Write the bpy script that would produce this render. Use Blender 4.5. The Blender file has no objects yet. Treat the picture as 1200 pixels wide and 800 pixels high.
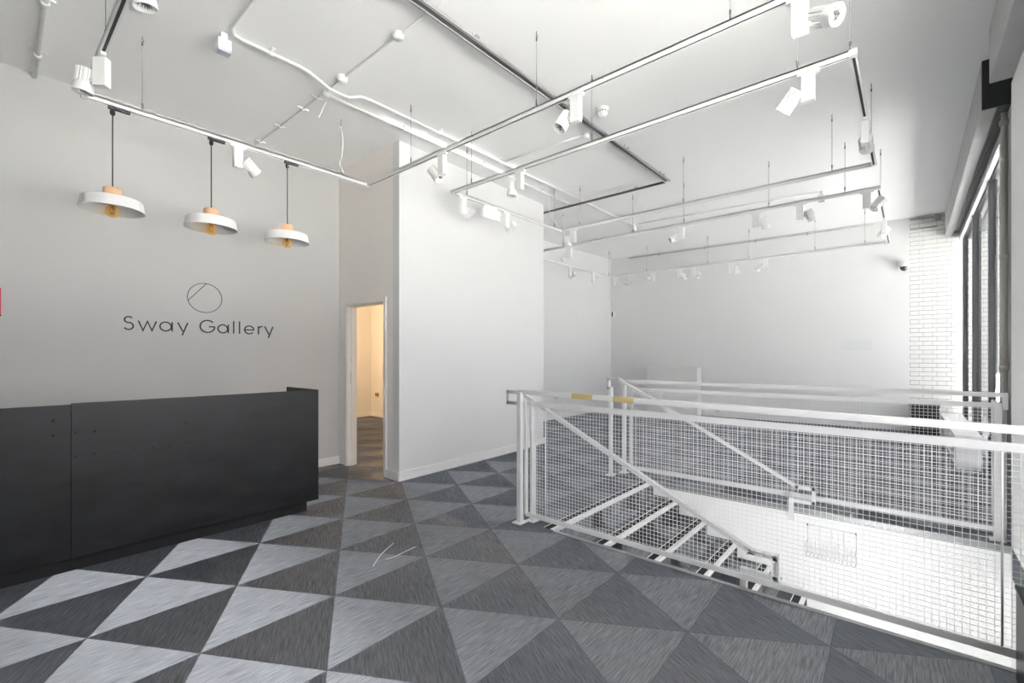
import bpy, bmesh, math, random
from mathutils import Vector, Matrix, Quaternion

random.seed(7)
S = bpy.context.scene
COL = S.collection
PI = math.pi

# ------------------------------------------------------------------ materials
def new_mat(name):
    m = bpy.data.materials.new(name); m.use_nodes = True
    nt = m.node_tree
    return m, nt, nt.nodes['Principled BSDF']

def flat(name, col, rough=.5, metal=0.0, spec=.5, bump=0.0, bscale=60.0, vary=0.0, vscale=3.0, bdist=.002):
    m, nt, b = new_mat(name)
    b.inputs['Base Color'].default_value = (*col, 1)
    b.inputs['Roughness'].default_value = rough
    b.inputs['Metallic'].default_value = metal
    b.inputs['Specular IOR Level'].default_value = spec
    g = nt.nodes.new('ShaderNodeNewGeometry')
    if vary:
        n = nt.nodes.new('ShaderNodeTexNoise'); n.inputs['Scale'].default_value = vscale
        n.inputs['Detail'].default_value = 4
        nt.links.new(g.outputs['Position'], n.inputs['Vector'])
        mx = nt.nodes.new('ShaderNodeMix'); mx.data_type = 'RGBA'
        mx.inputs[6].default_value = (*[c * (1 - vary) for c in col], 1)
        mx.inputs[7].default_value = (*[min(1, c * (1 + vary)) for c in col], 1)
        nt.links.new(n.outputs['Fac'], mx.inputs[0]); nt.links.new(mx.outputs[2], b.inputs['Base Color'])
    if bump:
        n = nt.nodes.new('ShaderNodeTexNoise'); n.inputs['Scale'].default_value = bscale
        n.inputs['Detail'].default_value = 5
        nt.links.new(g.outputs['Position'], n.inputs['Vector'])
        bp = nt.nodes.new('ShaderNodeBump'); bp.inputs['Strength'].default_value = bump
        bp.inputs['Distance'].default_value = bdist
        nt.links.new(n.outputs['Fac'], bp.inputs['Height']); nt.links.new(bp.outputs['Normal'], b.inputs['Normal'])
    return m

M = {}
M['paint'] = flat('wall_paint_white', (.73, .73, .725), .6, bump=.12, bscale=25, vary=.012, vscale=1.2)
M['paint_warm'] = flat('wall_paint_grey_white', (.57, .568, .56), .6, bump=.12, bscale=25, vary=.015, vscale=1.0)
M['paint_door'] = flat('wall_paint_cream', (.87, .83, .79), .65, bump=.12, bscale=25, vary=.02, vscale=1.6)
M['ceiling'] = flat('ceiling_paint', (.94, .94, .93), .7, bump=.1, bscale=14, vary=.03, vscale=.9)
M['trim'] = flat('trim_gloss_white', (.82, .815, .80), .35)
M['rough_white'] = flat('rough_white_masonry', (.90, .90, .885), .65, bump=.7, bscale=70, vary=.02, vscale=9, bdist=.006)
M['concrete'] = flat('painted_concrete', (.45, .455, .455), .7, bump=.5, bscale=45, vary=.12, vscale=5, bdist=.004)
M['casing'] = flat('grey_casing', (.36, .36, .34), .6, vary=.06, vscale=4)
M['rail'] = flat('white_powder_coat', (.72, .72, .72), .4)
M['wire'] = flat('white_coated_wire', (.82, .83, .84), .4)
M['whitemetal'] = flat('white_enamel', (.86, .86, .85), .32)
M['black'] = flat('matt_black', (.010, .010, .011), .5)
M['blackmetal'] = flat('dark_frame_metal', (.018, .019, .021), .35, spec=.5)
M['steel'] = flat('galvanised_steel', (.62, .62, .62), .4, metal=.35)
M['darksteel'] = flat('dull_dark_steel', (.16, .16, .165), .5, metal=.6)
M['cable'] = flat('grey_cable', (.28, .28, .28), .5)
M['cord'] = flat('black_cord', (.03, .03, .03), .6)
M['wood'] = flat('pale_beech', (.66, .41, .24), .45, vary=.12, vscale=30)
M['tape'] = flat('ochre_tape', (.55, .43, .20), .6)
M['edge'] = flat('aluminium_edge', (.33, .335, .34), .42, metal=.5)
M['rubber'] = flat('black_rubber', (.014, .014, .015), .7)
M['red'] = flat('red_sign', (.65, .04, .05), .4)
M['lens'] = flat('frosted_lens', (.45, .47, .52), .25)
M['reflector'] = flat('reflector', (.75, .74, .72), .12, metal=.9)
M['bulbcap'] = flat('brass', (.6, .42, .16), .3, metal=.9)
M['brightbrass'] = flat('bright_brass', (.85, .62, .28), .25, metal=.6)
M['sign'] = flat('sign_charcoal', (.016, .016, .018), .5)
M['thread'] = flat('pale_thread', (.75, .75, .74), .8)
M['patch'] = flat('filler_patch', (.695, .70, .705), .8, vary=.03, vscale=20)
M['pavement'] = flat('pavement', (.52, .52, .50), .8, vary=.08, vscale=2)
M['facade'] = flat('street_facade', (.42, .40, .37), .8, vary=.1, vscale=.7)
M['darkbox'] = flat('black_laminate', (.016, .016, .017), .4, spec=.5, vary=.2, vscale=5)

def counter_material():
    m, nt, b = new_mat('black_counter_board')
    L = nt.links
    g = nt.nodes.new('ShaderNodeNewGeometry')
    mp = nt.nodes.new('ShaderNodeMapping'); mp.inputs['Scale'].default_value = (1.3, 1, 3.2)
    L.new(g.outputs['Position'], mp.inputs['Vector'])
    n = nt.nodes.new('ShaderNodeTexNoise'); n.inputs['Scale'].default_value = 2.6; n.inputs['Detail'].default_value = 6
    n.inputs['Distortion'].default_value = .6
    L.new(mp.outputs['Vector'], n.inputs['Vector'])
    r = nt.nodes.new('ShaderNodeValToRGB')
    r.color_ramp.elements[0].position = .3; r.color_ramp.elements[0].color = (.006, .0063, .007, 1)
    r.color_ramp.elements[1].position = .75; r.color_ramp.elements[1].color = (.015, .016, .0175, 1)
    L.new(n.outputs['Fac'], r.inputs['Fac']); L.new(r.outputs['Color'], b.inputs['Base Color'])
    mr = nt.nodes.new('ShaderNodeMapRange'); mr.inputs[3].default_value = .36; mr.inputs[4].default_value = .5
    L.new(n.outputs['Fac'], mr.inputs[0]); L.new(mr.outputs[0], b.inputs['Roughness'])
    return m
M['counter'] = counter_material()

def math_node(nt, op, a=None, b=None, va=None, vb=None):
    n = nt.nodes.new('ShaderNodeMath'); n.operation = op
    if a is not None: nt.links.new(a, n.inputs[0])
    elif va is not None: n.inputs[0].default_value = va
    if b is not None: nt.links.new(b, n.inputs[1])
    elif vb is not None: n.inputs[1].default_value = vb
    return n.outputs[0]

THREAD_U, THREAD_V, THREAD_S, THREAD_F = .066, .5, 1.5, .88
def carpet_material():
    """triangular carpet tiles: equilateral lattice, two woven directions"""
    m, nt, b = new_mat('triangle_carpet')
    L = nt.links
    o = (.6915, 3.6505); A = (.3294, -.5603); B = (-.3447, -.5755)
    det = A[0] * B[1] - A[1] * B[0]
    g = nt.nodes.new('ShaderNodeNewGeometry')
    sx = nt.nodes.new('ShaderNodeSeparateXYZ'); L.new(g.outputs['Position'], sx.inputs[0])
    x = math_node(nt, 'SUBTRACT', sx.outputs[0], vb=o[0]); y = math_node(nt, 'SUBTRACT', sx.outputs[1], vb=o[1])
    p = math_node(nt, 'ADD', math_node(nt, 'MULTIPLY', x, vb=B[1] / det), math_node(nt, 'MULTIPLY', y, vb=-B[0] / det))
    q = math_node(nt, 'ADD', math_node(nt, 'MULTIPLY', x, vb=-A[1] / det), math_node(nt, 'MULTIPLY', y, vb=A[0] / det))
    fp = math_node(nt, 'FRACT', p); fq = math_node(nt, 'FRACT', q)
    s = math_node(nt, 'ADD', fp, fq)
    dark = math_node(nt, 'GREATER_THAN', s, vb=1.0)
    # distance to the tile joints
    d = math_node(nt, 'MINIMUM', fp, fq)
    d = math_node(nt, 'MINIMUM', d, math_node(nt, 'ABSOLUTE', math_node(nt, 'SUBTRACT', s, vb=1.0)))
    d = math_node(nt, 'MINIMUM', d, math_node(nt, 'SUBTRACT', va=1.0, b=fp))
    d = math_node(nt, 'MINIMUM', d, math_node(nt, 'SUBTRACT', va=1.0, b=fq))
    joint = math_node(nt, 'LESS_THAN', d, vb=.005)
    # streaks
    def streak(angle):
        mp = nt.nodes.new('ShaderNodeMapping'); mp.vector_type = 'TEXTURE'
        mp.inputs['Rotation'].default_value = (0, 0, angle)
        mp.inputs['Scale'].default_value = (.12, .0065, 1)
        L.new(g.outputs['Position'], mp.inputs['Vector'])
        n = nt.nodes.new('ShaderNodeTexNoise'); n.inputs['Scale'].default_value = 1.0
        n.inputs['Detail'].default_value = 4; n.inputs['Roughness'].default_value = .65
        L.new(mp.outputs['Vector'], n.inputs['Vector'])
        return n.outputs['Fac']
    sl = streak(0.02); sd = streak(math.radians(60))
    def ramp(fac, c0, c1):
        r = nt.nodes.new('ShaderNodeValToRGB')
        r.color_ramp.elements[0].position = .33; r.color_ramp.elements[0].color = (*c0, 1)
        r.color_ramp.elements[1].position = .67; r.color_ramp.elements[1].color = (*c1, 1)
        L.new(fac, r.inputs['Fac']); return r.outputs['Color']
    cl = ramp(sl, (.108, .114, .122), (.242, .251, .267))
    cd = ramp(sd, (.076, .082, .093), (.172, .182, .202))
    mx = nt.nodes.new('ShaderNodeMix'); mx.data_type = 'RGBA'
    L.new(dark, mx.inputs[0]); L.new(cl, mx.inputs[6]); L.new(cd, mx.inputs[7])
    # slow variation from tile to tile / wear
    n2 = nt.nodes.new('ShaderNodeTexNoise'); n2.inputs['Scale'].default_value = 1.7; n2.inputs['Detail'].default_value = 3
    L.new(g.outputs['Position'], n2.inputs['Vector'])
    mr = nt.nodes.new('ShaderNodeMapRange'); mr.inputs[3].default_value = .86; mr.inputs[4].default_value = 1.14
    L.new(n2.outputs['Fac'], mr.inputs[0])
    jd = math_node(nt, 'SUBTRACT', va=1.0, b=math_node(nt, 'MULTIPLY', joint, vb=.25))
    f = math_node(nt, 'MULTIPLY', mr.outputs[0], jd)
    vm = nt.nodes.new('ShaderNodeVectorMath'); vm.operation = 'SCALE'
    L.new(mx.outputs[2], vm.inputs[0]); L.new(f, vm.inputs['Scale'])
    L.new(vm.outputs[0], b.inputs['Base Color'])
    b.inputs['Roughness'].default_value = .62
    b.inputs['Specular IOR Level'].default_value = .3
    b.inputs['Diffuse Roughness'].default_value = 1.0
    # sheen of the woven vinyl threads: each thread reflects like a thin cylinder lying along its weave direction
    gl = nt.nodes.new('ShaderNodeBsdfHair'); gl.component = 'Reflection'
    gl.inputs['Offset'].default_value = 0; gl.inputs['RoughnessU'].default_value = THREAD_U; gl.inputs['RoughnessV'].default_value = THREAD_V
    ru = math_node(nt, 'ADD', math_node(nt, 'MULTIPLY', dark, vb=.13), vb=THREAD_U); L.new(ru, gl.inputs['RoughnessU'])
    tv = nt.nodes.new('ShaderNodeMix'); tv.data_type = 'VECTOR'
    L.new(dark, tv.inputs[0]); tv.inputs[4].default_value = (1, 0.02, 0)
    tv.inputs[5].default_value = (math.cos(math.radians(60)), math.sin(math.radians(60)), 0)
    L.new(tv.outputs[1], gl.inputs['Tangent'])
    vm2 = nt.nodes.new('ShaderNodeVectorMath'); vm2.operation = 'SCALE'; vm2.inputs['Scale'].default_value = THREAD_S
    L.new(vm.outputs[0], vm2.inputs[0]); L.new(vm2.outputs[0], gl.inputs['Color'])
    ms = nt.nodes.new('ShaderNodeMixShader'); ms.inputs[0].default_value = THREAD_F
    L.new(b.outputs[0], ms.inputs[1]); L.new(gl.outputs[0], ms.inputs[2])
    L.new(ms.outputs[0], nt.nodes['Material Output'].inputs['Surface'])
    bp = nt.nodes.new('ShaderNodeBump'); bp.inputs['Strength'].default_value = .35; bp.inputs['Distance'].default_value = .003
    hm = nt.nodes.new('ShaderNodeMix'); L.new(dark, hm.inputs[0]); L.new(sl, hm.inputs[2]); L.new(sd, hm.inputs[3])
    L.new(hm.outputs[0], bp.inputs['Height']); L.new(bp.outputs['Normal'], b.inputs['Normal'])
    return m
M['carpet'] = carpet_material()

def brick_material():
    """white glazed brick in Flemish bond, on a wall whose length runs along world Y"""
    m, nt, b = new_mat('white_glazed_brick')
    L = nt.links
    g = nt.nodes.new('ShaderNodeNewGeometry')
    sx = nt.nodes.new('ShaderNodeSeparateXYZ'); L.new(g.outputs['Position'], sx.inputs[0])
    zr = math_node(nt, 'DIVIDE', sx.outputs[2], vb=.075)
    row = math_node(nt, 'FLOOR', zr); fz = math_node(nt, 'FRACT', zr)
    odd = math_node(nt, 'MODULO', row, vb=2.0)
    u = math_node(nt, 'ADD', math_node(nt, 'DIVIDE', sx.outputs[1], vb=.345), math_node(nt, 'MULTIPLY', odd, vb=.5))
    fu = math_node(nt, 'FRACT', math_node(nt, 'ADD', u, vb=20.0))
    w = .013
    m1 = math_node(nt, 'LESS_THAN', fu, vb=w)
    m2 = math_node(nt, 'LESS_THAN', math_node(nt, 'ABSOLUTE', math_node(nt, 'SUBTRACT', fu, vb=.667)), vb=w * .5)
    m3 = math_node(nt, 'LESS_THAN', fz, vb=.085)
    mo = math_node(nt, 'MAXIMUM', math_node(nt, 'MAXIMUM', m1, m2), m3)
    mx = nt.nodes.new('ShaderNodeMix'); mx.data_type = 'RGBA'
    mx.inputs[6].default_value = (.76, .76, .74, 1); mx.inputs[7].default_value = (.20, .20, .19, 1)
    L.new(mo, mx.inputs[0]); L.new(mx.outputs[2], b.inputs['Base Color'])
    b.inputs['Roughness'].default_value = .22
    bp = nt.nodes.new('ShaderNodeBump'); bp.inputs['Strength'].default_value = .6; bp.inputs['Distance'].default_value = .004
    bp.invert = True
    L.new(mo, bp.inputs['Height']); L.new(bp.outputs['Normal'], b.inputs['Normal'])
    return m
M['brick'] = brick_material()

def pane_material(name, tint=(1, 1, 1), f0=.08, grazing=.92):
    m = bpy.data.materials.new(name); m.use_nodes = True
    nt = m.node_tree; nt.nodes.clear()
    out = nt.nodes.new('ShaderNodeOutputMaterial')
    t = nt.nodes.new('ShaderNodeBsdfTransparent'); t.inputs[0].default_value = (*tint, 1)
    gl = nt.nodes.new('ShaderNodeBsdfGlossy'); gl.inputs['Roughness'].default_value = .02
    lw = nt.nodes.new('ShaderNodeLayerWeight'); lw.inputs['Blend'].default_value = .5
    p5 = math_node(nt, 'POWER', lw.outputs['Facing'], vb=5.0)
    fr = math_node(nt, 'ADD', math_node(nt, 'MULTIPLY', p5, vb=grazing), vb=f0)
    mx = nt.nodes.new('ShaderNodeMixShader')
    nt.links.new(fr, mx.inputs[0]); nt.links.new(t.outputs[0], mx.inputs[1]); nt.links.new(gl.outputs[0], mx.inputs[2])
    nt.links.new(mx.outputs[0], out.inputs['Surface'])
    return m
M['pane'] = pane_material('window_glass', (.965, .965, .965))
M['pane_far'] = pane_material('tinted_window_glass', (.53, .533, .542))
M['amber'] = pane_material('amber_bulb_glass', (.97, .80, .52), .06, .35)

# ------------------------------------------------------------------ mesh builder
class MB:
    def __init__(s): s.bm = bmesh.new()
    def _mi(s, before, mi):
        if mi:
            for f in s.bm.faces:
                if f.index < 0 or f.index >= before: f.material_index = mi
    def box(s, a, b, bev=0.0, mi=0, rot=None, pivot=None):
        a = Vector(a); b = Vector(b)
        lo = Vector([min(a[i], b[i]) for i in range(3)]); hi = Vector([max(a[i], b[i]) for i in range(3)])
        vs = [s.bm.verts.new((x, y, z)) for x in (lo.x, hi.x) for y in (lo.y, hi.y) for z in (lo.z, hi.z)]
        F = [(0, 1, 3, 2), (4, 6, 7, 5), (0, 4, 5, 1), (2, 3, 7, 6), (0, 2, 6, 4), (1, 5, 7, 3)]
        fs = [s.bm.faces.new([vs[i] for i in f]) for f in F]
        for f in fs: f.material_index = mi
        geom = vs
        if bev > 0:
            es = list({e for f in fs for e in f.edges})
            r = bmesh.ops.bevel(s.bm, geom=es, offset=bev, segments=2, affect='EDGES', profile=.6)
            for f in r['faces']: f.material_index = mi
            geom = list({v for f in r['faces'] for v in f.verts} | {v for v in vs if v.is_valid})
        if rot is not None:
            bmesh.ops.rotate(s.bm, verts=[v for v in geom if v.is_valid], cent=pivot or (lo + hi) / 2, matrix=rot)
        return s
    def tube(s, pts, r, n=8, mi=0, caps=True, smooth=True):
        pts = [Vector(p) for p in pts]
        rings = []
        t0 = (pts[1] - pts[0]).normalized()
        up = Vector((0, 0, 1)) if abs(t0.z) < .9 else Vector((1, 0, 0))
        u = t0.cross(up).normalized()
        for i, p in enumerate(pts):
            if i == 0: t = t0
            elif i == len(pts) - 1: t = (pts[-1] - pts[-2]).normalized()
            else: t = ((pts[i + 1] - p).normalized() + (p - pts[i - 1]).normalized()).normalized()
            u = (u - t * u.dot(t)).normalized(); v = t.cross(u)
            k = 1.0
            if 0 < i < len(pts) - 1:
                c = max(.3, t.dot((p - pts[i - 1]).normalized())); k = 1 / c
            rr = r[i] if isinstance(r, (list, tuple)) else r
            rings.append([s.bm.verts.new(p + (u * math.cos(2 * PI * j / n + PI / n) + v * math.sin(2 * PI * j / n + PI / n)) * rr * (k if n <= 4 else 1)) for j in range(n)])
        for i in range(len(rings) - 1):
            for j in range(n):
                f = s.bm.faces.new((rings[i][j], rings[i][(j + 1) % n], rings[i + 1][(j + 1) % n], rings[i + 1][j]))
                f.material_index = mi; f.smooth = smooth and n > 4
        if caps:
            f = s.bm.faces.new(list(reversed(rings[0]))); f.material_index = mi
            f = s.bm.faces.new(rings[-1]); f.material_index = mi
        return s
    def lathe(s, prof, n=24, mi=0, mat=None, smooth=True, cap=True):
        """prof: list of (radius, z)"""
        mat = mat or Matrix.Identity(4)
        rings = []
        for (r, z) in prof:
            if r < 1e-6: rings.append([s.bm.verts.new(mat @ Vector((0, 0, z)))])
            else: rings.append([s.bm.verts.new(mat @ Vector((r * math.cos(2 * PI * j / n), r * math.sin(2 * PI * j / n), z))) for j in range(n)])
        for a, b in zip(rings, rings[1:]):
            for j in range(n):
                k = (j + 1) % n
                if len(a) == 1 and len(b) == 1: continue
                if len(a) == 1: f = s.bm.faces.new((a[0], b[k], b[j]))
                elif len(b) == 1: f = s.bm.faces.new((a[j], a[k], b[0]))
                else: f = s.bm.faces.new((a[j], a[k], b[k], b[j]))
                f.material_index = mi; f.smooth = smooth
        return s
    def prism(s, poly, z0, z1, mi=0):
        lo = [s.bm.verts.new((x, y, z0)) for x, y in poly]; hi = [s.bm.verts.new((x, y, z1)) for x, y in poly]
        n = len(poly)
        s.bm.faces.new(list(reversed(lo))).material_index = mi; s.bm.faces.new(hi).material_index = mi
        for i in range(n):
            s.bm.faces.new((lo[i], lo[(i + 1) % n], hi[(i + 1) % n], hi[i])).material_index = mi
        return s
    def slab(s, quad, th):
        """quad: four 3D points, extruded down by th"""
        up = [s.bm.verts.new(p) for p in quad]; dn = [s.bm.verts.new(Vector(p) - Vector((0, 0, th))) for p in quad]
        s.bm.faces.new(up); s.bm.faces.new(list(reversed(dn)))
        for i in range(4):
            s.bm.faces.new((up[i], dn[i], dn[(i + 1) % 4], up[(i + 1) % 4]))
        return s
    def build(s, name, mats, parent=None, world=True):
        """mesh vertices are in world coordinates (world=True) or already in the parent's own space"""
        bm = s.bm
        bmesh.ops.recalc_face_normals(bm, faces=bm.faces)
        me = bpy.data.meshes.new(name)
        off = Vector((0, 0, 0))
        if parent is not None and world: off = origin_of(parent)
        if parent is None and world and len(bm.verts):
            xs = [v.co for v in bm.verts]
            off = Vector(((min(c.x for c in xs) + max(c.x for c in xs)) / 2, (min(c.y for c in xs) + max(c.y for c in xs)) / 2, min(c.z for c in xs)))
        if off.length: bmesh.ops.translate(bm, verts=bm.verts, vec=-off)
        bm.to_mesh(me); bm.free()
        for mm in (mats if isinstance(mats, (list, tuple)) else [mats]): me.materials.append(mm)
        o = bpy.data.objects.new(name, me); COL.objects.link(o)
        if parent is not None: o.parent = parent
        elif world: o.location = off
        return o

def origin_of(o):
    p = Vector((0, 0, 0))
    while o is not None:
        p = p + o.location; o = o.parent
    return p

def thing(name, label, cat, loc=(0, 0, 0), rz=0, group=None):
    o = bpy.data.objects.new(name, None); COL.objects.link(o)
    o.location = loc; o.rotation_euler = (0, 0, rz); o.empty_display_size = .1
    return tag(o, label, cat, group)

def tag(o, label, cat, group=None):
    o['label'] = label; o['category'] = cat
    if group: o['group'] = group
    return o

def struct(o): o['kind'] = 'structure'; return o

def struct_empty(name, loc):
    o = bpy.data.objects.new(name, None); COL.objects.link(o); o.location = loc; return struct(o)

def wallbox(name, p0, p1, th, z0, z1, mat):
    """wall from p0 to p1 (plan), thickness th to the left of p0->p1"""
    d = (Vector(p1) - Vector(p0)).normalized(); n = Vector((-d.y, d.x)) * th
    a, b = Vector(p0), Vector(p1)
    return struct(MB().prism([tuple(a), tuple(b), tuple(b + n), tuple(a + n)], z0, z1).build(name, mat))

# ------------------------------------------------------------------ camera
CAM_A = .713150777; CAM_H = 1.39
cd = bpy.data.cameras.new('camera'); cam = bpy.data.objects.new('camera', cd); COL.objects.link(cam)
cam.location = (0, 0, CAM_H); cam.rotation_euler = (PI / 2, 0, CAM_A - PI / 2)
cd.sensor_width = 36; cd.lens = 539.446 * 36 / 1200; cd.shift_y = (417.66 - 400) / 1200
cd.clip_start = .02; cd.clip_end = 200
S.camera = cam

# ------------------------------------------------------------------ shell
H = 3.80
WX0, WX1, WY0, WY1 = 3.0, 4.93, -.56, 2.17          # stair opening
RAMP0, RAMP = 5.05, .0185
def fz(x): return max(0.0, (x - RAMP0) * RAMP)
fl = MB()
T = .22
fl.slab([(-3, -.9, 0), (WX0, -.9, 0), (WX0, 9.6, 0), (-3, 9.6, 0)], T)
fl.slab([(WX0, WY1, 0), (WX1, WY1, 0), (WX1, 9.6, 0), (WX0, 9.6, 0)], T)
fl.slab([(WX0, -.9, 0), (WX1, -.9, 0), (WX1, WY0, 0), (WX0, WY0, 0)], T)
fl.slab([(WX1, -.9, 0), (RAMP0, -.9, 0), (RAMP0, 9.6, 0), (WX1, 9.6, 0)], T)
fl.slab([(RAMP0, -.9, 0), (10.75, -.9, fz(10.75)), (10.75, 9.6, fz(10.75)), (RAMP0, 9.6, 0)], T)
struct(fl.build('floor', M['carpet']))
struct(MB().box((-3.2, -1.0, H), (10.9, 5.95, H + .15)).build('ceiling', M['ceiling']))
# left wall (with the lettering)
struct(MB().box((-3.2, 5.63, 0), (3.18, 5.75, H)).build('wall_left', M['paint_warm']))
# short wall with the doorway
D0, D1, DH = 4.59, 5.42, 2.04
dw = MB()
dw.box((3.06, D1, 0), (3.18, 5.63, H)); dw.box((3.06, 4.43, 0), (3.18, D0, H)); dw.box((3.06, D0, DH), (3.18, D1, H))
struct(dw.build('wall_doorway', M['paint_door']))
# white projecting volume and the recess behind it
wv = MB()
wv.prism([(3.06, 4.311), (5.865, 4.41), (5.865, 4.53), (3.06, 4.43)], 0, H)
wv.prism([(5.745, 4.527), (5.865, 4.53), (5.865, 5.82), (5.745, 5.82)], 0, H)
struct(wv.build('wall_projection', M['paint']))
wallbox('wall_recess', (5.865, 5.83), (10.40, 5.615), .12, 0, H, M['paint'])
fx = lambda y: 10.26 + (5.62 - y) / 5.62 * .302
wallbox('wall_far', (fx(5.75), 5.75), (fx(.007), .007), .15, 0, H, M['paint'])
wallbox('wall_brick', (fx(.007), .007), (fx(-1.0), -1.0), .15, 0, H, M['brick'])
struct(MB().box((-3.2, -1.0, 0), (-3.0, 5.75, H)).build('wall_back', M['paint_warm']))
# room beyond the doorway
ir = MB()
ir.box((1.0, 9.5, 0), (6.1, 9.6, 2.75)); ir.prism([(5.96, 5.95), (6.06, 5.95), (6.06, 9.5), (5.96, 9.5)], 0, 2.75)
ir.box((1.0, 5.76, 0), (1.1, 9.5, 2.75))
struct(ir.build('wall_store', M['paint']))
struct(MB().prism([(3.19, 4.54), (5.74, 4.54), (5.74, 5.96), (6.06, 5.96), (6.06, 9.6), (1.0, 9.6), (1.0, 5.76), (3.19, 5.76)], 2.75, 2.85).build('ceiling_store', M['paint']))
sk = MB(); sk.box((1.1, 9.482, 0), (5.96, 9.5, .11)); sk.box((5.942, 5.95, 0), (5.96, 9.482, .11))
struct(sk.build('baseboard_store', M['trim']))
# window side wall
W2A, W2B, W2S = .1, 3.1, .95
wr = MB()
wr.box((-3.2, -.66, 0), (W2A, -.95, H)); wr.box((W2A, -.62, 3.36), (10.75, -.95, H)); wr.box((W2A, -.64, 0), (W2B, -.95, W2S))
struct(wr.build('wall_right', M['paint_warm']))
struct(MB().box((W2B, WY0, -1.3), (4.946, -.9, 3.4), bev=.006).build('wall_pier', M['rough_white']))
struct(MB().box((4.946, -.60, 0), (5.93, -.92, 3.36), bev=.004).build('trim_1', M['casing']))
# stair well walls
struct(MB().box((WX1 - .012, WY0, -1.3), (WX1 + .12, 5.0, -.045)).build('wall_stairwell_back', M['rough_white']))
struct(MB().box((WX0 - .12, WY0, -1.3), (WX0 - .002, 3.0, -T)).build('wall_stairwell_front', M['rough_white']))
struct(MB().box((WX0 - .1, -1.0, -1.4), (WX1 + .1, 3.0, -1.05)).build('floor_landing', M['carpet']))
# beams along the window side
be = MB()
be.box((-3.0, -.44, 3.395), (4.86, -.90, H), bev=.006)
struct(be.build('trim_2', M['concrete']))
bf = MB(); bf.box((5.37, -.44, 3.40), (10.55, -.53, H), bev=.006)
b2 = bf.build('trim_3', M['concrete']); struct(b2)
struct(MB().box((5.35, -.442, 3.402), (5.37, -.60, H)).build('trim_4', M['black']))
sl = MB()
sl.box((5.37, -.53, 3.44), (10.55, -.62, 3.79))
for y in (-.535, -.555, -.575):
    sl.box((5.4, y, 3.425), (10.54, y - .006, 3.445))
struct(sl.build('trim_5', M['blackmetal']))
struct(MB().box((5.93, -.605, 3.30), (10.55, -.66, 3.362)).build('trim_6', M['concrete']))

struct(MB().box((3.18, 5.83, 2.86), (5.87, 5.95, H)).build('wall_upper', M['paint']))
# baseboards
bb = MB()
bb.box((2.0, 5.612, 0), (3.06, 5.63, .10)); struct(bb.build('baseboard_left', M['trim']))
struct(MB().box((3.045, 4.32, 0), (3.06, 4.545, .10)).build('baseboard_doorway', M['trim']))
wallbox('baseboard_projection', (3.045, 4.295), (5.88, 4.395), .015, 0, .10, M['trim'])

# door opening lining and architrave
door = struct_empty('door_1', (3.06, 5.0, 0))
j = MB()
j.box((3.06, D1 - .022, 0), (3.18, D1, DH)); j.box((3.06, D0, 0), (3.18, D0 + .012, DH)); j.box((3.06, D0, DH - .02), (3.18, D1, DH))
j.box((3.10, D1 - .036, 0), (3.135, D1 - .022, DH - .02))
j.build('door_jamb', M['trim'], door)
ar = MB()
ar.box((3.042, D1 - .01, 0), (3.06, D1 + .05, DH + .01), bev=.004); ar.box((3.042, D0 - .042, 0), (3.06, D0 + .004, DH + .04), bev=.004)
ar.build('door_architrave', M['trim'], door)
ah = MB(); ah.box((3.042, D0, DH - .01), (3.06, D1 + .05, DH + .03), bev=.004); ah.build('door_header', M['paint_door'], door)
sp = MB(); sp.box((3.085, D1 - .0235, 1.05), (3.105, D1 - .022, 1.20)); sp.box((3.088, D1 - .0235, 1.33), (3.10, D1 - .022, 1.36))
sp.build('strike_plate', M['steel'], door)
so = thing('wall_socket', 'double brass wall socket low on the wall seen through the doorway', 'socket', (5.96, 9.24, .52))
MB().box((5.948, 9.17, .475), (5.96, 9.31, .565), bev=.003).build('faceplate', M['bulbcap'], so)
for yy in (9.2, 9.27): MB().box((5.944, yy - .012, .495), (5.949, yy + .024, .545)).build('socket_outlet', M['black'], so)

# windows
def window(name, x0, x1, mulls, y=-.68, z0=.12, z1=3.30, pane='pane'):
    w = struct_empty(name, ((x0 + x1) / 2, y, 0))
    f = MB()
    f.box((x0, y - .035, 0), (x1, y + .035, z0)); f.box((x0, y - .035, z1), (x1, y + .035, z1 + .06))
    f.box((x0, y - .035, z0), (x0 + .05, y + .035, z1)); f.box((x1 - .06, y - .02, z0), (x1, y + .035, z1))
    f.build('window_frame', M['blackmetal'], w)
    for k, mx_ in enumerate(mulls): MB().box((mx_ - .03, y - .02, z0), (mx_ + .03, y + (.045 if k == 0 else .036), z1)).build('mullion', M['blackmetal'], w)
    MB().box((x0 + .05, y - .006, z0), (x1 - .06, y + .002, z1)).build('window_glass', M[pane], w)
    return w
window('window_1', 5.93, 10.50, (8.8, 7.2), pane='pane_far')
window('window_2', W2A, W2B, (1.6,), y=-.74, z0=W2S)
struct(MB().box((-30, -14, -.35), (60, -.95, -.15)).build('ground_street', M['pavement']))

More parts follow.
